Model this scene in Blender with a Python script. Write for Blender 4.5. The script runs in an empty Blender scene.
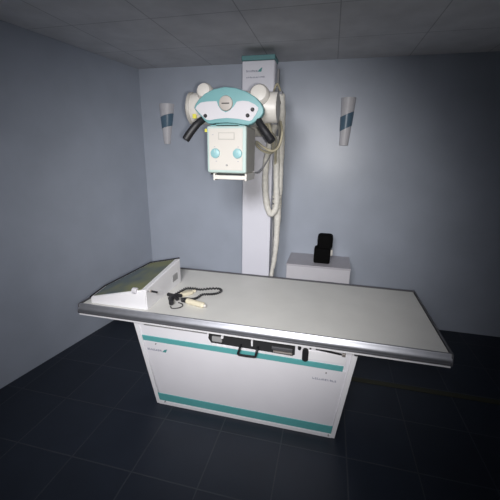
import bpy, bmesh, math, random
from mathutils import Vector, Matrix
random.seed(7)
S = bpy.context.scene
COL = S.collection

# ---------------------------------------------------------------- camera
CAM_H = 1.75
pitch, yaw, roll = math.radians(16.4), math.radians(13.4), math.radians(0.85)
F = Vector((-math.sin(yaw)*math.cos(pitch), math.cos(yaw)*math.cos(pitch), -math.sin(pitch)))
R0 = Vector((math.cos(yaw), math.sin(yaw), 0)); U0 = R0.cross(F)
R = R0*math.cos(roll) + U0*math.sin(roll); U = -R0*math.sin(roll) + U0*math.cos(roll)
cd = bpy.data.cameras.new('camera'); cam = bpy.data.objects.new('camera', cd); COL.objects.link(cam)
cd.sensor_width = 36; cd.lens = 325/500*36; cd.clip_start = .05
m = Matrix((R, U, -F)).transposed().to_4x4(); m.translation = Vector((0, 0, CAM_H)); cam.matrix_world = m
S.camera = cam

# ---------------------------------------------------------------- light
w = bpy.data.worlds.new('world'); S.world = w; w.use_nodes = True
w.node_tree.nodes['Background'].inputs[0].default_value = (.6, .7, .9, 1)
w.node_tree.nodes['Background'].inputs[1].default_value = .3
# the camera's own flash, a hand's breadth right of the lens
fl = bpy.data.lights.new('camera_flash', 'SPOT'); fl.energy = 118; fl.color = (1, .97, .93)
fl.shadow_soft_size = .014; fl.spot_size = math.radians(74); fl.spot_blend = 1.0
flo = bpy.data.objects.new('camera_flash', fl); COL.objects.link(flo)
flo.location = Vector((0, 0, CAM_H)) + R*.05 - U*.02
aim = Vector((-.80, 3.0, 1.05)) - flo.location
flo.rotation_euler = aim.to_track_quat('-Z', 'Y').to_euler()
# added fill light high behind the camera, not a real fixture
dl = bpy.data.lights.new('fill_light', 'AREA'); dl.energy = 23; dl.color = (.97, .96, 1); dl.shape = 'RECTANGLE'; dl.size = .9; dl.size_y = .7; dl.spread = math.radians(72)
dlo = bpy.data.objects.new('fill_light', dl); COL.objects.link(dlo)
dlo.location = (-.35, -.7, 2.45)
dlo.rotation_euler = (Vector((-.95, 2.6, .9)) - dlo.location).to_track_quat('-Z', 'Y').to_euler()

S.view_settings.view_transform = 'Standard'; S.view_settings.look = 'None'
S.view_settings.gamma = 1; S.view_settings.use_curve_mapping = False; S.view_settings.exposure = 0

# ---------------------------------------------------------------- materials
def mat(name, col, rough=.5, metal=0, noise=0, nscale=20, bump=0, bscale=200, spec=.5, coat=0, grad=None):
    m = bpy.data.materials.new(name); m.use_nodes = True
    nt = m.node_tree; b = nt.nodes['Principled BSDF']
    b.inputs['Base Color'].default_value = (*col, 1); b.inputs['Roughness'].default_value = rough
    b.inputs['Metallic'].default_value = metal; b.inputs['Specular IOR Level'].default_value = spec
    b.inputs['Coat Weight'].default_value = coat
    tc = nt.nodes.new('ShaderNodeTexCoord')
    if noise:
        n = nt.nodes.new('ShaderNodeTexNoise'); n.inputs['Scale'].default_value = nscale; n.inputs['Detail'].default_value = 5
        nt.links.new(tc.outputs['Object'], n.inputs['Vector'])
        r = nt.nodes.new('ShaderNodeValToRGB')
        r.color_ramp.elements[0].position = .3; r.color_ramp.elements[1].position = .7
        r.color_ramp.elements[0].color = (*[c*(1-noise) for c in col], 1)
        r.color_ramp.elements[1].color = (*[min(1, c*(1+noise)) for c in col], 1)
        nt.links.new(n.outputs['Fac'], r.inputs[0]); nt.links.new(r.outputs[0], b.inputs['Base Color'])
    if bump:
        n = nt.nodes.new('ShaderNodeTexNoise'); n.inputs['Scale'].default_value = bscale
        nt.links.new(tc.outputs['Object'], n.inputs['Vector'])
        q = nt.nodes.new('ShaderNodeBump'); q.inputs['Strength'].default_value = bump; q.inputs['Distance'].default_value = .002
        nt.links.new(n.outputs['Fac'], q.inputs['Height']); nt.links.new(q.outputs[0], b.inputs['Normal'])
    return m

def tile_mat(name, col, col2, grout, sx, sy, mortar, rough, off=(0, 0), spec=.5):
    m = bpy.data.materials.new(name); m.use_nodes = True
    nt = m.node_tree; b = nt.nodes['Principled BSDF']; b.inputs['Roughness'].default_value = rough
    b.inputs['Specular IOR Level'].default_value = spec
    tc = nt.nodes.new('ShaderNodeTexCoord'); mp = nt.nodes.new('ShaderNodeMapping')
    mp.inputs['Location'].default_value = (off[0], off[1], 0)
    nt.links.new(tc.outputs['Object'], mp.inputs['Vector'])
    br = nt.nodes.new('ShaderNodeTexBrick'); br.offset = 0; br.squash = 1
    br.inputs['Scale'].default_value = 1; br.inputs['Brick Width'].default_value = sx; br.inputs['Row Height'].default_value = sy
    br.inputs['Mortar Size'].default_value = mortar; br.inputs['Mortar Smooth'].default_value = .3
    br.inputs['Color1'].default_value = (*col, 1); br.inputs['Color2'].default_value = (*col2, 1); br.inputs['Mortar'].default_value = (*grout, 1)
    nt.links.new(mp.outputs[0], br.inputs['Vector'])
    n = nt.nodes.new('ShaderNodeTexNoise'); n.inputs['Scale'].default_value = 5; n.inputs['Detail'].default_value = 6
    nt.links.new(tc.outputs['Object'], n.inputs['Vector'])
    mx = nt.nodes.new('ShaderNodeMixRGB'); mx.blend_type = 'MULTIPLY'; mx.inputs[0].default_value = .35
    nt.links.new(br.outputs['Color'], mx.inputs[1]); nt.links.new(n.outputs['Fac'], mx.inputs[2])
    nt.links.new(mx.outputs[0], b.inputs['Base Color'])
    q = nt.nodes.new('ShaderNodeBump'); q.invert = True; q.inputs['Strength'].default_value = .4; q.inputs['Distance'].default_value = .002
    nt.links.new(br.outputs['Fac'], q.inputs['Height']); nt.links.new(q.outputs[0], b.inputs['Normal'])
    return m

M = {
 'wall': mat('blue_grey_wall_paint', (.42, .46, .53), .32, noise=.05, nscale=3, bump=.25, bscale=60, spec=.35),
 'ceil': tile_mat('grey_ceiling_panels', (.80, .80, .82), (.78, .78, .80), (.5, .5, .52), .61, .61, .004, .8, (.02, .18)),
 'floor': tile_mat('dark_slate_tiles', (.021, .028, .044), (.017, .023, .036), (.048, .054, .066), .4, .4, .004, .42, (.17, -.03), .35),
 'white': mat('white_enamel', (.73, .72, .75), .38, noise=.015, nscale=6, bump=.05),
 'white_edge': mat('pale_enamel_edge', (.78, .775, .79), .35),
 'cream': mat('warm_white_plastic', (.64, .615, .57), .4, noise=.03, nscale=12),
 'cream_face': mat('cream_face_plate', (.55, .525, .48), .5),
 'mint': mat('pale_mint_rim', (.43, .54, .51), .4),
 'teal': mat('teal_stripe', (.10, .36, .36), .4, noise=.04, nscale=10),
 'teal_cap': mat('muted_teal_cap', (.11, .27, .28), .45),
 'teal_light': mat('light_teal_plastic', (.16, .35, .36), .45, noise=.03, nscale=15),
 'aqua': mat('aqua_knob', (.24, .44, .46), .4),
 'panel_white': mat('panel_white', (.56, .55, .575), .45),
 'tabletop': mat('light_laminate', (.66, .655, .62), .42, noise=.04, nscale=4, bump=.05, bscale=90),
 'alu': mat('aluminium_rail', (.40, .41, .44), .46, .85, noise=.05, nscale=30),
 'alu_dark': mat('dark_aluminium', (.16, .16, .17), .45, .6),
 'steel': mat('brushed_steel', (.55, .5, .46), .35, .7),
 'gauge': mat('beige_gauge_plastic', (.42, .385, .35), .5),
 'black': mat('black_rubber', (.012, .012, .014), .5, bump=.1),
 'black_soft': mat('black_leather', (.004, .004, .004), .9, bump=.3, spec=.08),
 'dark': mat('recess_shade_and_outlet', (.015, .015, .016), .7),  # painted shade inside slots and opening; also the outlet's own colour
 'grey': mat('grey_plastic', (.30, .30, .30), .5),
 'warm_grey': mat('warm_grey_housing', (.40, .385, .35), .5, noise=.08, nscale=15),
 'column': mat('column_white', (.70, .70, .76), .4, noise=.015, nscale=4),
 'hose': mat('off_white_corrugated_hose', (.70, .68, .62), .6, noise=.10, nscale=40, bump=.4, bscale=120),
 'tan': mat('tan_cable', (.46, .42, .30), .5, noise=.1, nscale=40),
 'tape': mat('white_tape', (.68, .66, .58), .6),
 'sconce': mat('frosted_white_shade', (.62, .61, .63), .45, noise=.03, nscale=20),
 'sconce_blue': mat('steel_blue_band', (.10, .17, .235), .32, noise=.08, nscale=30),
 'ink': mat('grey_blue_ink', (.20, .21, .30), .6),
 'ink_teal': mat('teal_ink', (.07, .28, .28), .5),
 'yellow': mat('yellow_sticker', (.62, .58, .07), .5),
 'olive': mat('dark_olive_floor_strip', (.030, .030, .014), .6),
 'ivory': mat('ivory_plastic', (.62, .57, .43), .5),
 'box_top': mat('grey_laminate', (.47, .455, .49), .5, noise=.04, nscale=20),
 'box_front': mat('white_melamine', (.60, .59, .62), .45, noise=.02, nscale=10),
}
# dark glass screen with its faint olive sheen painted into the colour
def glass_mat():
    m = bpy.data.materials.new('dark_screen_glass'); m.use_nodes = True; nt = m.node_tree; b = nt.nodes['Principled BSDF']
    tc = nt.nodes.new('ShaderNodeTexCoord'); n = nt.nodes.new('ShaderNodeTexNoise'); n.inputs['Scale'].default_value = 3.5
    r = nt.nodes.new('ShaderNodeValToRGB')
    r.color_ramp.elements[0].position = .42; r.color_ramp.elements[0].color = (.075, .10, .10, 1)
    r.color_ramp.elements[1].position = .62; r.color_ramp.elements[1].color = (.17, .18, .075, 1)
    nt.links.new(tc.outputs['Object'], n.inputs['Vector']); nt.links.new(n.outputs['Fac'], r.inputs[0])
    nt.links.new(r.outputs[0], b.inputs['Base Color']); b.inputs['Roughness'].default_value = .22
    return m
M['screen'] = glass_mat()

# ---------------------------------------------------------------- helpers
def empty(name, loc, label, cat, group=None):
    o = bpy.data.objects.new(name, None); COL.objects.link(o); o.location = loc; o.empty_display_size = .05
    o['label'] = label; o['category'] = cat
    if group: o['group'] = group
    return o
def root_loc(o):
    v = Vector((0, 0, 0))
    while o: v = v + o.location; o = o.parent
    return v
def obj(name, bm, m, parent=None, smooth=False, label=None, base=None):
    """one mesh object; bm is in world coordinates"""
    if parent is not None: off = root_loc(parent); loc = Vector((0, 0, 0))
    else: loc = Vector(base or (0, 0, 0)); off = loc
    bmesh.ops.translate(bm, verts=bm.verts, vec=-off)
    bmesh.ops.recalc_face_normals(bm, faces=bm.faces)
    me = bpy.data.meshes.new(name); bm.to_mesh(me); bm.free()
    me.materials.append(M[m])
    o = bpy.data.objects.new(name, me); COL.objects.link(o); o.parent = parent; o.location = loc
    if smooth:
        for p in me.polygons: p.use_smooth = True
        me.set_sharp_from_angle(angle=math.radians(35))
    if label: o['label'] = label
    return o
def top(o, label, cat, group=None):
    o['label'] = label; o['category'] = cat
    if group: o['group'] = group
    return o
def BM(): return bmesh.new()
def box(bm, x0, x1, y0, y1, z0, z1, bev=0, seg=2, mtx=None):
    r = bmesh.ops.create_cube(bm, size=1); vs = r['verts']
    for v in vs:
        v.co = Vector(((x0+x1)/2 + v.co.x*(x1-x0), (y0+y1)/2 + v.co.y*(y1-y0), (z0+z1)/2 + v.co.z*(z1-z0)))
    if bev:
        es = list({e for v in vs for e in v.link_edges})
        rr = bmesh.ops.bevel(bm, geom=es, offset=bev, segments=seg, affect='EDGES', profile=.5)
        vs = list({v for f in rr['faces'] for v in f.verts} | {v for v in vs if v.is_valid})
    if mtx is not None: bmesh.ops.transform(bm, matrix=mtx, verts=vs)
    return bm
def prism(bm, pts, axis, a, b, bev=0, seg=2):
    """extrude a closed outline; axis 'y': pts are (x,z); axis 'x': pts are (y,z); axis 'z': pts are (x,y)"""
    def P(p, t): return {'y': (p[0], t, p[1]), 'x': (t, p[0], p[1]), 'z': (p[0], p[1], t)}[axis]
    v0 = [bm.verts.new(P(p, a)) for p in pts]; v1 = [bm.verts.new(P(p, b)) for p in pts]
    n = len(pts)
    f0 = bm.faces.new(v0); f1 = bm.faces.new(v1[::-1])
    for i in range(n): bm.faces.new((v0[i], v0[(i+1) % n], v1[(i+1) % n], v1[i]))
    if bev:
        bmesh.ops.bevel(bm, geom=list(f0.edges)+list(f1.edges), offset=bev, segments=seg, affect='EDGES', profile=.5)
    return bm
def lathe(bm, prof, c, axis='z', n=28):
    """prof = [(r, t)] along axis from centre c"""
    rings = []
    for r, t in prof:
        ring = []
        for k in range(n):
            a = 2*math.pi*k/n; u, v = r*math.cos(a), r*math.sin(a)
            co = {'z': (u, v, t), 'y': (u, t, v), 'x': (t, u, v)}[axis]
            ring.append(bm.verts.new(Vector(c)+Vector(co)))
        rings.append(ring)
    for a, b in zip(rings, rings[1:]):
        for k in range(n): bm.faces.new((a[k], a[(k+1) % n], b[(k+1) % n], b[k]))
    bm.faces.new(rings[0]); bm.faces.new(rings[-1][::-1])
    return bm
def smooth_path(pts, sub=6):
    P = [Vector(p) for p in pts]; out = []
    for i in range(len(P)-1):
        p0 = P[max(i-1, 0)]; p1 = P[i]; p2 = P[i+1]; p3 = P[min(i+2, len(P)-1)]
        for k in range(sub):
            t = k/sub
            out.append(.5*((2*p1)+(p2-p0)*t+(2*p0-5*p1+4*p2-p3)*t*t+(3*p1-p0-3*p2+p3)*t**3))
    out.append(P[-1]); return out
def tube(bm, pts, r, n=10, sub=6, rfun=None):
    P = smooth_path(pts, sub) if sub > 1 else [Vector(p) for p in pts]
    rings = []; up = None
    for i, p in enumerate(P):
        t = (P[min(i+1, len(P)-1)]-P[max(i-1, 0)]).normalized()
        if up is None: up = t.orthogonal().normalized()
        up = (up - t*up.dot(t)).normalized(); s = t.cross(up)
        rr = rfun(i, len(P)) if rfun else r
        rings.append([bm.verts.new(p+(up*math.cos(2*math.pi*k/n)+s*math.sin(2*math.pi*k/n))*rr) for k in range(n)])
    for a, b in zip(rings, rings[1:]):
        for k in range(n): bm.faces.new((a[k], a[(k+1) % n], b[(k+1) % n], b[k]))
    bm.faces.new(rings[0]); bm.faces.new(rings[-1][::-1])
    return bm
def lettering(bm, x0, x1, zc, h, y, seed, words=(1.0,)):
    """a line of small raised letter-like marks on a face at depth y"""
    rnd = random.Random(seed); x = x0
    while x < x1:
        wd = h*rnd.choice((.35, .6, .6, .75)); hh = h*rnd.choice((.75, .75, 1.0)); s = h*.2
        k = rnd.randint(0, 3)
        box(bm, x, x+s, y-.0008, y+.0004, zc-h/2, zc-h/2+hh)
        if wd > .4*h:
            if k in (0, 2): box(bm, x+wd-s, x+wd, y-.0008, y+.0004, zc-h/2, zc-h/2+h*.75)
            if k in (0, 1): box(bm, x, x+wd, y-.0008, y+.0004, zc+h*.25-s, zc+h*.25)
            if k in (1, 2, 3): box(bm, x, x+wd, y-.0008, y+.0004, zc-h/2, zc-h/2+s)
        x += wd + h*.28
    return bm

# ---------------------------------------------------------------- room shell
CEIL = 2.6; WY = 3.45; WXR = 2.9; WYB = -1.3
def slab(name, pts_xy, z0, z1, m):
    o = obj(name, prism(BM(), pts_xy, 'z', z0, z1), m); o['kind'] = 'structure'; return o
slab('floor', [(-3.1, WYB-.15), (WXR+.15, WYB-.15), (WXR+.15, WY+.15), (-3.1, WY+.15)], -.1, 0, 'floor')
slab('ceiling', [(-3.1, WYB-.15), (WXR+.15, WYB-.15), (WXR+.15, WY+.15), (-3.1, WY+.15)], CEIL, CEIL+.1, 'ceil')
slab('wall_back', [(-2.065, WY), (WXR, WY), (WXR, WY+.15), (-2.065, WY+.15)], 0, CEIL, 'wall')
slab('wall_left', [(-2.065, WY), (-2.065, WY+.15), (-3.1, WY+.15), (-3.1, WYB), (-2.73, WYB)], 0, CEIL, 'wall')
slab('wall_right', [(WXR, WYB), (WXR+.15, WYB), (WXR+.15, WY+.15), (WXR, WY+.15)], 0, CEIL, 'wall')
slab('wall_rear', [(-3.1, WYB-.15), (WXR+.15, WYB-.15), (WXR+.15, WYB), (-3.1, WYB)], 0, CEIL, 'wall')

o = obj('trim_1', box(BM(), .12, 1.7, 2.365, 2.415, .0, .004, .001), 'olive'); o['kind'] = 'structure'

# ---------------------------------------------------------------- examination table
TX0, TX1, TF, TB = -1.60, .70, 1.715, 2.545
TZ = .75
t = empty('examination_table', (-.46, 2.1, 0), 'long white x-ray examination table with aluminium edge rails and teal striped cabinet base', 'table')
obj('tabletop', box(BM(), TX0+.01, TX1-.01, TF, TB, TZ-.035, TZ, .003), 'tabletop', t)
rail_prof = [(TF, .752), (TF-.006, .756), (TF-.014, .755), (TF-.019, .748), (TF-.021, .738), (TF-.026, .733), (TF-.031, .724), (TF-.032, .712),
             (TF-.028, .704), (TF-.028, .692), (TF-.020, .688), (TF, .688)]
fr = obj('front_rail', prism(BM(), rail_prof, 'x', TX0, TX1), 'alu', t, True)
obj('rail_lip', box(BM(), TX0+.002, TX1-.002, TF-.031, TF-.0285, .692, .699), 'alu_dark', fr)
obj('rail_foot', box(BM(), TX0+.002, TX1-.002, TF-.030, TF+.01, .680, .687), 'white_edge', fr)
br_prof = [(TB, .752), (TB+.006, .757), (TB+.02, .756), (TB+.03, .74), (TB+.03, .69), (TB, .69)]
bk = obj('back_rail', prism(BM(), br_prof, 'x', TX0, TX1), 'alu_dark', t, True)
for x0, x1 in ((TX0-.006, TX0+.004), (TX1-.004, TX1+.006)):
    obj('end_cap', prism(BM(), [(TF-.033, .70), (TF-.02, .757), (TB+.03, .757), (TB+.03, .69), (TF-.03, .69)], 'x', x0, x1, .002), 'alu_dark', t)
# undercarriage between top and cabinet
obj('carriage', box(BM(), -1.15, .17, 1.80, 2.50, .655, .716, .004), 'white', t)
for x in (-1.38, .27):
    obj('carriage_bracket', box(BM(), x, x+.09, 1.735, 2.5, .676, .7145, .003), 'grey', t)
obj('latch', box(BM(), .215, .27, 1.712, 1.75, .650, .6755, .003), 'black', t)
# cabinet body: a trapezoid front, narrower at the floor
CF, CBK = 1.765, 2.42
def cx(z, side): return (-1.098 - .138*z/.655) if side < 0 else (.160 + .085*z/.655)
cab = obj('cabinet', prism(BM(), [(cx(0, -1)+.03, .03), (cx(.03, 1)-.03, .03), (cx(.66, 1)-.03, .655), (cx(.66, -1)+.03, .655)], 'y', CF, CBK), 'white', t)
for sd in (-1, 1):
    o_ = lambda z, d: cx(z, sd) + d*(-sd)
    obj('side_panel', prism(BM(), [(o_(.0, 0), 0), (o_(0, .028), 0), (o_(.66, .032), .668), (o_(.66, 0), .668)], 'y', CF-.012, CBK+.01, .003), 'white_edge', cab)
# lower front door panel, slightly proud
obj('front_panel', prism(BM(), [(cx(.02, -1)+.038, .028), (cx(.02, 1)-.038, .028), (cx(.49, 1)-.04, .505), (cx(.49, -1)+.04, .505)], 'y', CF-.006, CF+.004, .002), 'white', cab)
obj('teal_stripe', prism(BM(), [(cx(.505, -1)+.036, .507), (cx(.505, 1)-.062, .502), (cx(.54, 1)-.062, .537), (cx(.54, -1)+.036, .543)], 'y', CF-.008, CF+.004, .001), 'teal', cab)
obj('teal_stripe', prism(BM(), [(cx(.035, -1)+.03, .032), (cx(.035, 1)-.03, .032), (cx(.09, 1)-.03, .088), (cx(.09, -1)+.03, .088)], 'y', CF-.011, CF-.004, .001), 'teal', cab)
obj('plinth', box(BM(), cx(0, -1)+.02, cx(0, 1)-.02, CF-.014, CF+.004, .0, .026, .002), 'white_edge', cab)
# upper fascia details
obj('slot', box(BM(), -1.155, -.70, CF-.0025, CF+.004, .630, .640), 'dark', cab)
obj('slot_ledge', box(BM(), -1.155, -.70, CF-.008, CF+.004, .6245, .629, .001), 'grey', cab)
rc = obj('bucky_opening', prism(BM(), [(-.686, .632), (-.692, .595), (-.672, .563), (-.140, .556), (-.126, .566), (-.126, .633)], 'y', CF-.003, CF+.004, .001), 'dark', cab)  # flat panel, the shade inside the opening is its colour
obj('opening_rim', box(BM(), -.69, -.125, CF-.010, CF+.003, .6335, .6375, .001), 'white_edge', rc)
obj('opening_rim', box(BM(), -.665, -.135, CF-.010, CF+.003, .550, .5545, .001), 'white_edge', rc)
obj('cassette_clamp', box(BM(), -.662, -.595, CF-.016, CF, .582, .617, .003), 'grey', rc)
obj('clamp_tab', box(BM(), -.60, -.585, CF-.018, CF, .612, .630, .003), 'white_edge', rc)
obj('clamp_tab', box(BM(), -.402, -.390, CF-.016, CF, .588, .631, .003), 'white_edge', rc)
obj('cassette_tray', box(BM(), -.26, -.142, CF-.014, CF, .568, .578, .002), 'steel', rc)
obj('cassette_tray', box(BM(), -.27, -.142, CF-.012, CF, .586, .606, .002), 'alu_dark', rc)
hd = tube(BM(), [(-.470, CF+.0, .580), (-.470, CF-.030, .575), (-.474, CF-.037, .555), (-.478, CF-.038, .536), (-.462, CF-.038, .529), (-.380, CF-.038, .531), (-.366, CF-.038, .538), (-.362, CF-.037, .556), (-.358, CF-.030, .578), (-.358, CF, .583)], .008, 8, 4)
obj('tray_handle', hd, 'black', cab, True, 'dark bar handle of the cassette tray')
def pill(bm, x, z, r, hh, y0, y1, n=12):
    pts = [(x+r*math.cos(a), z+hh+r*math.sin(a)) for a in [math.pi*k/n for k in range(n+1)]] + [(x+r*math.cos(a), z-hh+r*math.sin(a)) for a in [math.pi+math.pi*k/n for k in range(n+1)]]
    return prism(bm, pts, 'y', y0, y1, .0015)
obj('lever_slot', pill(BM(), -.062, .579, .019, .026, CF-.012, CF+.002), 'black', cab)
obj('button', pill(BM(), -.099, .624, .010, .006, CF-.012, CF+.002), 'black', cab)
obj('button', lathe(BM(), [(.006, -.008), (.006, .002)], (-.034, CF, .629), 'y', 14), 'black', cab)
obj('drawer_slot', prism(BM(), [(-.003, .627), (.150, .613), (.150, .622), (-.003, .636)], 'y', CF-.010, CF+.002), 'dark', cab)
lf = obj('label_frame', box(BM(), -.045, .178, CF-.005, CF+.002, .553, .612, .002), 'white_edge', cab)
obj('drawer_latch', box(BM(), .152, .172, CF-.014, CF, .606, .628, .003), 'steel', cab)
for x, z in ((-1.074, .492), (.070, .478), (-1.03, .03), (.12, .022)):
    obj('screw', lathe(BM(), [(.0045, -.010), (.005, .0)], (x, CF-.004 if z > .2 else CF-.012, z), 'y', 10), 'grey', cab)
obj('lettering', lettering(BM(), -1.140, -1.04, .443, .015, CF-.0065, 3), 'ink', cab, label='faint grey maker\'s lettering')
obj('leaf_mark', prism(BM(), [(-1.030, .434), (-1.002, .434), (-.992, .460), (-1.014, .452)], 'y', CF-.0075, CF-.0055), 'ink_teal', cab)
obj('lettering', lettering(BM(), -.008, .130, .426, .014, CF-.0065, 11), 'ink', cab, label='pale violet model lettering')

# ---------------------------------------------------------------- column
c = empty('tube_column', (-.66, 3.06, 0), 'tall white floor column behind the table with a teal cap near the ceiling', 'column')
obj('base_plate', box(BM(), -.88, -.42, 2.80, 3.40, 0, .03, .004), 'grey', c)
obj('column_body', box(BM(), -.797, -.520, 3.0, 3.13, .03, 2.50, .006), 'column', c)
obj('column_rail', box(BM(), -.775, -.51, 3.131, 3.19, .03, 2.47, .002), 'grey', c)
cp = obj('top_cover', box(BM(), -.803, -.524, 2.985, 3.14, 2.06, 2.505, .006), 'column', c)
obj('teal_cap', box(BM(), -.808, -.520, 2.975, 3.15, 2.506, 2.545, .006), 'teal_cap', c)
obj('lettering', lettering(BM(), -.765, -.675, 2.428, .017, 2.9845, 5), 'ink', cp, label='small grey maker\'s lettering')
obj('leaf_mark', prism(BM(), [(-.668, 2.420), (-.636, 2.420), (-.628, 2.452), (-.640, 2.446), (-.654, 2.436)], 'y', 2.9835, 2.9855), 'ink_teal', cp)
obj('lettering', lettering(BM(), -.765, -.605, 2.380, .013, 2.9845, 8), 'ink', cp, label='second line of pale lettering')
obj('cable_bracket', box(BM(), -.519, -.44, 3.02, 3.10, 2.20, 2.235, .004), 'warm_grey', c)
obj('cable_clamp', box(BM(), -.475, -.445, 2.955, 3.019, 2.222, 2.262, .004), 'alu_dark', c)

# ---------------------------------------------------------------- tube head
h = empty('x_ray_tube_head', (-.62, 2.15, 1.6), 'x-ray tube head with teal and white curved control panel above the table', 'x-ray machine')
PY = 2.0
# arm and carriage back to the column
arm = obj('support_arm', box(BM(), -.71, -.57, 2.28, 2.90, 1.97, 2.10, .012), 'cream', h)
obj('arm_carriage', box(BM(), -.79, -.53, 2.86, 2.975, 1.90, 2.17, .015), 'warm_grey', h)
# tube housing, horizontal
th = obj('tube_housing', lathe(BM(), [(.03, -.965), (.065, -.962), (.088, -.945), (.098, -.915), (.100, -.87), (.100, -.50), (.092, -.49), (.092, -.365), (.088, -.355), (.02, -.353)], (0, 2.20, 2.035), 'x', 36), 'cream', h, True)
obj('end_ring', lathe(BM(), [(.094, -.945), (.103, -.94), (.103, -.925), (.1, -.92)], (0, 2.20, 2.035), 'x', 36), 'warm_grey', th, True)
obj('warning_sticker', box(BM(), -.888, -.862, 2.085, 2.092, 1.965, 1.992, .0015), 'yellow', th)
obj('warning_sticker', box(BM(), -.79, -.765, 2.04, 2.05, 1.880, 1.90, .0015), 'yellow', th)
def ear(x, z, r):
    bm = lathe(BM(), [(r*.35, -.125), (r*.75, -.118), (r*.95, -.10), (r, -.075), (r, .12), (r*.9, .14)], (0, 0, 0), 'y', 28)
    bmesh.ops.rotate(bm, verts=bm.verts, cent=(0, 0, 0), matrix=Matrix.Rotation(math.radians(-14), 3, 'X'))
    bmesh.ops.translate(bm, verts=bm.verts, vec=(x, 2.2, z)); return bm
obj('cable_socket', ear(-.812, 2.103, .053), 'cream', h, True)
obj('cable_socket', ear(-.460, 2.077, .064), 'cream', h, True)
# curved control panel
outer = [(-0.84, 2.018), (-0.829, 2.04), (-0.808, 2.064), (-0.768, 2.095), (-0.712, 2.118), (-0.644, 2.128), (-0.577, 2.12), (-0.511, 2.099), (-0.458, 2.068), (-0.425, 2.035), (-0.409, 2.007), (-0.409, 1.983), (-0.423, 1.962), (-0.449, 1.94), (-0.482, 1.922), (-0.504, 1.916), (-0.533, 1.921), (-0.577, 1.929), (-0.632, 1.933), (-0.688, 1.931), (-0.733, 1.924), (-0.753, 1.926), (-0.775, 1.943), (-0.805, 1.978), (-0.83, 2.001)]
cpn = obj('control_panel', prism(BM(), outer, 'y', PY, PY+.06, .006, 3), 'teal_light', h, True, 'teal curved control panel')
white = [(-0.831, 2.013), (-0.818, 2.03), (-0.795, 2.045), (-0.755, 2.05), (-0.693, 2.051), (-0.685, 2.026), (-0.667, 2.001), (-0.638, 1.987), (-0.61, 1.998), (-0.588, 2.018), (-0.569, 2.046), (-0.534, 2.05), (-0.497, 2.046), (-0.46, 2.029), (-0.439, 2.012), (-0.44, 1.998), (-0.454, 1.974), (-0.475, 1.945), (-0.488, 1.939), (-0.509, 1.942), (-0.563, 1.952), (-0.632, 1.957), (-0.687, 1.953), (-0.741, 1.945), (-0.758, 1.947), (-0.78, 1.963), (-0.811, 1.993)]
wi = obj('white_inlay', prism(BM(), white, 'y', PY-.003, PY+.004, .001), 'panel_white', cpn)
g = obj('angle_gauge', lathe(BM(), [(.034, -.012), (.040, -.010), (.043, -.004), (.043, .004)], (-.636, PY, 2.038), 'y', 32), 'gauge', cpn, True, 'round beige angle gauge')
obj('gauge_slot', box(BM(), -.660, -.612, PY-.0135, PY-.011, 2.034, 2.040, .0005), 'black', cpn)
for x, z in ((-.766, 1.970), (-.473, 2.001), (-.502, 1.969)):
    obj('button', lathe(BM(), [(.007, -.012), (.011, -.009), (.0115, .0)], (x, PY, z), 'y', 16), 'black', cpn, True)
# steering handles
for pts in ([(-.785, 2.035, 1.962), (-.820, 2.0, 1.925), (-.856, 1.985, 1.882), (-.893, 1.975, 1.830)],
            [(-0.454, 2.03, 1.962), (-0.415, 2.0, 1.907), (-0.374, 1.99, 1.856), (-0.348, 1.98, 1.824)]):
    hb = tube(BM(), pts, .022, 14, 8, lambda i, n: .0205 + .0035*min(1, i/n*1.3) if i < n-1 else .021)
    ho = obj('steering_handle', hb, 'black', h, True, 'black rubber grip handle')
    rb = BM(); P = smooth_path(pts, 8)
    for k in range(10, len(P)-1, 2):
        d = (P[k+1]-P[k-1]).normalized()*.002
        tube(rb, [P[k]-d, P[k]+d], .0248, 14, 1)
    obj('grip_rib', rb, 'black', ho, True)
# collimator
obj('neck', box(BM(), -.715, -.56, 2.03, 2.16, 1.905, 1.945, .006), 'teal_light', h)
cb = obj('collimator', box(BM(), -.758, -.508, 2.005, 2.235, 1.632, 1.912, .008), 'warm_grey', h)
obj('front_bezel', box(BM(), -.757, -.507, PY-.012, PY+.006, 1.636, 1.912, .010), 'mint', cb)
fp = obj('face_plate', box(BM(), -.742, -.528, PY-.0155, PY-.0115, 1.653, 1.898, .0015), 'cream_face', cb)
obj('hood', box(BM(), -.748, -.528, 2.03, 2.20, 1.913, 1.922, .002), 'teal_light', cb)
for x in (-.702, -.560):
    k = obj('adjustment_knob', lathe(BM(), [(.024, -.010), (.028, -.008), (.030, .0)], (x, PY-.0155, 1.753), 'y', 28), 'aqua', cb, True, 'round aqua knob')
    tk = BM(); box(tk, x-.0015, x+.0015, PY-.0268, PY-.0250, 1.758, 1.778)
    obj('knob_mark', tk, 'mint', k)
obj('display_frame', box(BM(), -.682, -.578, PY-.0165, PY-.0152, 1.833, 1.875, .0005), 'warm_grey', cb)
obj('display', box(BM(), -.676, -.584, PY-.0175, PY-.0163, 1.838, 1.870, .0005), 'cream_face', cb)
obj('small_dial', lathe(BM(), [(.005, -.006), (.006, 0)], (-.629, PY-.0155, 1.684), 'y', 14), 'grey', cb, True)
for x, z in ((-.72, 1.86), (-.71, 1.79), (-.56, 1.79), (-.70, 1.705), (-.56, 1.705)):
    obj('tick_mark', box(BM(), x, x+.008, PY-.0162, PY-.0150, z, z+.003), 'ink', cb)
gr = obj('filter_rail', box(BM(), -.712, -.506, PY-.018, PY-.002, 1.597, 1.622, .004), 'cream', h)
for x0, x1 in ((-.716, -.705), (-.513, -.500)):
    obj('rail_end', box(BM(), x0, x1, PY-.022, PY+.2, 1.590, 1.634, .003), 'cream', gr)
obj('rail_shelf', box(BM(), -.712, -.512, PY, PY+.2, 1.600, 1.606, .001), 'warm_grey', gr)
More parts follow.
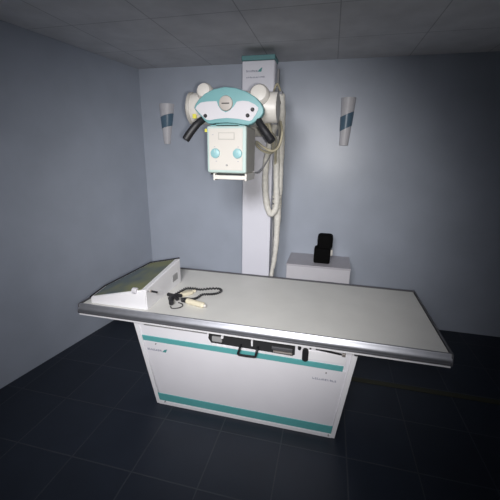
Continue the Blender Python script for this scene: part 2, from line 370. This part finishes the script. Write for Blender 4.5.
obj('rail_gap_shade', box(BM(), -.745, -.53, 2.01, 2.2, 1.622, 1.6315, .001), 'dark', h)  # near-black block stands in for shade in the gap above the rail

# ---------------------------------------------------------------- cables and hoses by the column
def hose(name, pts, r, label, cat, base, ribs=True, m='hose', group=None, taper=0):
    bm = tube(BM(), pts, r, 12, 14, (lambda i, n: r*(1+.05*(i % 2)+.10*math.sin(i*.55)*math.sin(i*.21+1))*(1-taper*max(0, i/n-.5)*2)) if ribs else None)
    return top(obj(name, bm, m, None, True, base=base), label, cat, group)
long_hose = hose('cable_hose', [(-.462, 2.99, 2.238), (-.449, 2.975, 2.15), (-.443, 2.97, 1.98), (-.441, 2.97, 1.79), (-.444, 2.97, 1.53), (-.446, 2.97, 1.30), (-.450, 2.97, 1.08), (-.452, 2.965, .92), (-.466, 2.965, .76), (-.484, 2.965, .64), (-.49, 2.965, .50)], .031,
     'long off-white cable hose hanging straight down the right edge of the column', 'hose', (-.44, 2.97, .5), group='cable hoses beside the column', taper=.5)
loop_hose = hose('cable_hose', [(-.49, 2.915, 1.99), (-.515, 2.90, 1.90), (-.538, 2.88, 1.78), (-.555, 2.88, 1.66), (-.557, 2.88, 1.52), (-.549, 2.88, 1.40), (-.530, 2.885, 1.29), (-.500, 2.89, 1.235), (-.466, 2.895, 1.262), (-.452, 2.905, 1.34), (-.462, 2.915, 1.50), (-.47, 2.92, 1.70), (-.478, 2.92, 1.90)], .027,
     'off-white cable hose hanging in a deep U-shaped loop beside the column', 'hose', (-.52, 2.88, 1.22), group='cable hoses beside the column')
tp = BM()
for z in (1.30, 1.345, 1.385): lathe(tp, [(.038, z-.014), (.042, z-.011), (.042, z+.011), (.038, z+.014)], (-.455, 2.935, 0), 'z', 18)
top(obj('tape_wrap', tp, 'tape', None, True, base=(-.455, 2.935, 1.29)), 'white tape wrapped round the hanging hoses near the bottom of the loop', 'tape')
hose('cable', [(-.42, 2.24, 1.95), (-.415, 2.35, 1.87), (-.43, 2.5, 1.80), (-.46, 2.62, 1.765), (-.53, 2.64, 1.775), (-.575, 2.6, 1.815), (-.56, 2.52, 1.84), (-.49, 2.45, 1.80), (-.42, 2.42, 1.775), (-.375, 2.42, 1.81), (-.36, 2.45, 1.90), (-.385, 2.52, 1.98)], .009,
     'thick tan cable looping below the right end of the tube housing', 'cable', (-.45, 2.5, 1.76), False, 'tan', 'cables around the tube head')
hose('cable', [(-.44, 2.24, 1.95), (-.43, 2.4, 1.90), (-.425, 2.6, 1.86), (-.45, 2.75, 1.80), (-.47, 2.87, 1.72), (-.475, 2.93, 1.60)], .010,
     'tan cable running from the tube housing back into the hoses', 'cable', (-.45, 2.6, 1.6), False, 'tan', 'cables around the tube head')
hose('cable', [(-.50, 2.18, 1.64), (-.50, 2.26, 1.625), (-.505, 2.42, 1.63), (-.495, 2.56, 1.68), (-.48, 2.68, 1.75), (-.475, 2.74, 1.82)], .0045,
     'thin grey wire curving up from the collimator towards the hoses', 'cable', (-.5, 2.4, 1.62), False, 'grey', 'cables around the tube head')
hose('cable', [(-.46, 2.98, 2.25), (-.485, 2.93, 2.31), (-.51, 2.93, 2.27), (-.49, 2.80, 2.20), (-.42, 2.6, 2.14), (-.385, 2.45, 2.10), (-.375, 2.32, 2.07)], .0085,
     'tan cable running from the column bracket forward to the tube housing', 'cable', (-.45, 2.7, 2.1), False, 'tan', 'cables around the tube head')

# ---------------------------------------------------------------- control console on the table
def ctop(x, y): return .897 + .235*(x+1.11) + .11*(y-1.75)
foot = [(-1.11, 1.742), (-1.11, 2.262), (-1.37, 2.262), (-1.54, 1.90), (-1.54, 1.742)]
k = empty('control_console', (-1.3, 2.0, TZ), 'white wedge-shaped control console with a dark sloping screen on the left end of the table', 'control console')
def wedge(foot, z0f, z1f, bev=0):
    bm = BM()
    a = [bm.verts.new((x, y, z0f(x, y))) for x, y in foot]; b = [bm.verts.new((x, y, z1f(x, y))) for x, y in foot]
    n = len(foot); bm.faces.new(a); f = bm.faces.new(b[::-1])
    for i in range(n): bm.faces.new((a[i], a[(i+1) % n], b[(i+1) % n], b[i]))
    if bev:
        bmesh.ops.bevel(bm, geom=[e for e in bm.edges if not (e.verts[0] in a and e.verts[1] in a)], offset=bev, segments=2, affect='EDGES')
    return bm
obj('console_body', wedge(foot, lambda x, y: TZ+.001, lambda x, y: ctop(x, y)-.004, .006), 'white_edge', k, True)
def inset(foot, d):
    cxm = sum(p[0] for p in foot)/len(foot); cym = sum(p[1] for p in foot)/len(foot); out = []
    n = len(foot)
    for i in range(n):
        p0, p1, p2 = Vector(foot[i-1]), Vector(foot[i]), Vector(foot[(i+1) % n])
        e1 = (p1-p0).normalized(); e2 = (p2-p1).normalized(); n1 = Vector((-e1.y, e1.x)); n2 = Vector((-e2.y, e2.x))
        q = p1 + (n1+n2)/(1+n1.dot(n2))*d; out.append((q.x, q.y))
    return out
scr = inset(foot, .016)
scr = [(x-(.024 if x > -1.2 else 0), y) for x, y in scr]
so = obj('screen', wedge(scr, lambda x, y: ctop(x, y)-.006, lambda x, y: ctop(x, y)-.001), 'screen', k)
# black trim along the far and left edges
far = [(-1.115, 2.262), (-1.37, 2.262), (-1.54, 1.90), (-1.54, 1.742)]
tr = tube(BM(), [(x, y, ctop(x, y)-.001) for x, y in far], .006, 8, 1)
obj('edge_trim', tr, 'black', k, True)
obj('function_knob', lathe(BM(), [(.012, -.018), (.02, -.014), (.022, .012), (.018, .018)], (-1.195, 1.752, .875), 'x', 18), 'panel_white', k, True)
obj('vent_grille', box(BM(), -1.111, -1.107, 2.12, 2.20, .80, .855, .001), 'grey', k)
obj('cable_plug', tube(BM(), [(-1.109, 1.80, .862), (-1.085, 1.80, .860), (-1.06, 1.80, .858)], .007, 10, 1), 'black', k, True)
obj('plug_collar', lathe(BM(), [(.009, -1.111), (.009, -1.10)], (0, 1.80, .862), 'x', 14), 'steel', k, True)
obj('side_button', lathe(BM(), [(.006, -1.111), (.005, -1.104)], (0, 1.765, .876), 'x', 12), 'grey', k, True)

# ---------------------------------------------------------------- exposure hand switch with cord on the table
hs = empty('hand_switch', (-.83, 1.92, TZ), 'ivory exposure hand switch lying on the table in front of its black coiled cord', 'hand switch')
z = TZ
obj('switch_grip', tube(BM(), [(-.902, 1.905, z+.0205), (-.88, 1.899, z+.0205), (-.83, 1.886, z+.0205), (-.78, 1.873, z+.0205), (-.757, 1.867, z+.0205)], .020, 16, 4,
    lambda i, n: .020*min(1, .6+.4*min(i, n-1-i)/2)), 'ivory', hs, True)
obj('switch_button', tube(BM(), [(-.757, 1.867, z+.018), (-.744, 1.864, z+.018)], .009, 12, 1), 'cream', hs, True)
cord = [(-0.902, 1.905, z+.012), (-0.935, 1.912, z+.012), (-0.95, 1.938, z+.012), (-0.925, 1.952, z+.012), (-0.883, 1.956, z+.012), (-0.855, 1.985, z+.012), (-0.842, 2.045, z+.012), (-0.796, 2.065, z+.012), (-0.752, 2.09, z+.012), (-0.727, 2.14, z+.012), (-0.757, 2.18, z+.012), (-0.825, 2.164, z+.012), (-0.885, 2.13, z+.012), (-0.925, 2.095, z+.030), (-0.965, 2.055, z+.043), (-0.995, 2.015, z+.034), (-1.03, 1.985, z+.014)]
def coil(pts, r, wr, pitch_n):
    P = smooth_path(pts, pitch_n); out = []
    up = Vector((0, 0, 1))
    for i, p in enumerate(P):
        tt = (P[min(i+1, len(P)-1)]-P[max(i-1, 0)]).normalized(); s = tt.cross(up).normalized(); u = s.cross(tt)
        a = i*math.pi/2.5
        out.append(p+(s*math.cos(a)+u*math.sin(a))*r)
    return tube(BM(), out, wr, 6, 1)
obj('coiled_cord', coil(cord, .0055, .0055, 16), 'black', hs, True, 'black coiled cord in a long loop')
s2 = empty('cable_connector', (-.96, 2.02, TZ), 'ivory cable connector beside the black cord clump near the console', 'connector')
obj('connector_body', box(BM(), -.046, .046, -.026, .026, -.013, .013, .008, 3, Matrix.Translation((-.962, 2.035, z+.0135)) @ Matrix.Rotation(math.radians(50), 4, 'Z')), 'ivory', s2, True)
obj('connector_neck', tube(BM(), [(-.935, 2.068, z+.0145), (-.915, 2.092, z+.0135)], .011, 12, 1), 'ivory', s2, True)
cl = BM()
tube(cl, [(-1.075, 1.975, z+.0155), (-1.05, 1.965, z+.018), (-1.02, 1.95, z+.022), (-.995, 1.935, z+.022), (-.975, 1.915, z+.017)], .0145, 10, 4)
tube(cl, [(-1.04, 1.905, z+.0145), (-1.015, 1.925, z+.020), (-.99, 1.955, z+.024), (-.97, 1.975, z+.018)], .0125, 10, 4)
tube(cl, [(-1.02, 1.92, z+.0175), (-1.005, 1.88, z+.0175), (-.985, 1.845, z+.0165)], .0165, 12, 4)
top(obj('plug_cluster', cl, 'black', None, True, base=(-1.0, 1.95, z)), 'clump of black plugs on the table in front of the console', 'plug')
wl = tube(BM(), [(-.985, 1.826, z+.006), (-.960, 1.800, z+.005), (-.925, 1.812, z+.005), (-.905, 1.845, z+.005), (-.925, 1.878, z+.006), (-.955, 1.888, z+.006)], .0035, 8, 6)
top(obj('wire_loop', wl, 'black', None, True, base=(-.95, 1.85, z)), 'thin black wire loop on the table between the plugs and the hand switch', 'wire')

# ---------------------------------------------------------------- wall lamps
def sconce(x, z0, z1, w0, w1, lean, bs, be, label):
    r = empty('wall_lamp', (x, WY, (z0+z1)/2), label, 'wall lamp', 'wall lamps')
    n = 16
    def wdt(z): return w1 + (w0-w1)*((z-z0)/(z1-z0))
    def pos(u, z, out=0, k=1):
        wd = wdt(z)/2; cxx = x + lean*((z-(z0+z1)/2)/(z1-z0))
        a = math.pi*u
        return Vector((cxx - math.cos(a)*(wd+out), WY - .002 - math.sin(a)*(wd*.95+out), z))
    def shell(zb, zt, out):
        bm = BM(); rows = 10; g = []
        for j in range(rows+1):
            row = []
            for i in range(n+1):
                u = i/n; b_, t_ = zb(u), zt(u); zz = b_+(t_-b_)*j/rows
                row.append(bm.verts.new(pos(u, zz, out)))
            g.append(row)
        for j in range(rows):
            for i in range(n): bm.faces.new((g[j][i], g[j][i+1], g[j+1][i+1], g[j+1][i]))
        bm.faces.new([v for v in g[0]]); bm.faces.new([v for v in g[-1]][::-1]); bm.faces.new([row[0] for row in g]+[row[-1] for row in g][::-1])
        return bm
    sh = obj('lamp_shade', shell(lambda u: z0, lambda u: z1, 0), 'sconce', r, True)
    hb = (z1-z0)
    bb = lambda u: z0 + hb*(bs[0] + (be[0]-bs[0])*(1-math.cos(math.pi*u))/2)
    bt = lambda u: z0 + hb*(bs[1] + (be[1]-bs[1])*(1-math.cos(math.pi*u))/2)
    obj('blue_band', shell(bb, bt, .0025), 'sconce_blue', r, True, 'slanted steel-blue band')
    obj('back_plate', box(BM(), x-.03, x+.03, WY-.012, WY-.001, (z0+z1)/2-.08, (z0+z1)/2+.08), 'grey', r)
    return r
sconce(-1.765, 1.846, 2.250, .170, .070, .02, (.38, .66), (.46, .77), 'tapered white wall lamp with blue band, left of the column near the room corner')
sconce(.105, 1.846, 2.270, .135, .085, .01, (.30, .60), (.42, .72), 'tapered white wall lamp with blue band, right of the column above the low cabinet')

# ---------------------------------------------------------------- low cabinet behind the table with a black case on it
b = empty('low_cabinet', (-.045, 3.25, 0), 'low white cabinet with grey top standing against the wall behind the table', 'cabinet')
obj('cabinet_body', box(BM(), -.352, .257, 3.052, WY-.005, 0, .700, .003), 'box_front', b)
obj('cabinet_top', box(BM(), -.354, .259, 3.046, WY-.004, .7005, .72, .002), 'box_top', b)
e = empty('equipment_case', (-.02, 3.2, .72), 'small black two-tier case standing on top of the low white cabinet', 'case')
obj('case_base', box(BM(), -.098, .060, 3.13, 3.26, .7205, .875, .018, 4), 'black_soft', e, True)
ub = box(BM(), -.072, .074, -.075, .055, 0, .145, .03, 5)
bmesh.ops.translate(ub, verts=ub.verts, vec=(0, 3.205, .865))
obj('case_lid', ub, 'black_soft', e, True)
obj('case_tab', box(BM(), .0605, .082, 3.16, 3.20, .80, .86, .006), 'cream', e, True, 'pale side tab')
# small outlet low on the left wall
ox, oy, oz = -2.118, 2.70, .09
ot = lathe(BM(), [(.022, 0), (.022, .008), (.017, .011)], (0, 0, 0), 'x', 18)
bmesh.ops.translate(ot, verts=ot.verts, vec=(ox-.006, oy, oz))
top(obj('wall_outlet', ot, 'dark', None, True, base=(ox, oy, oz)), 'small round dark outlet low on the left wall under the table end', 'outlet')
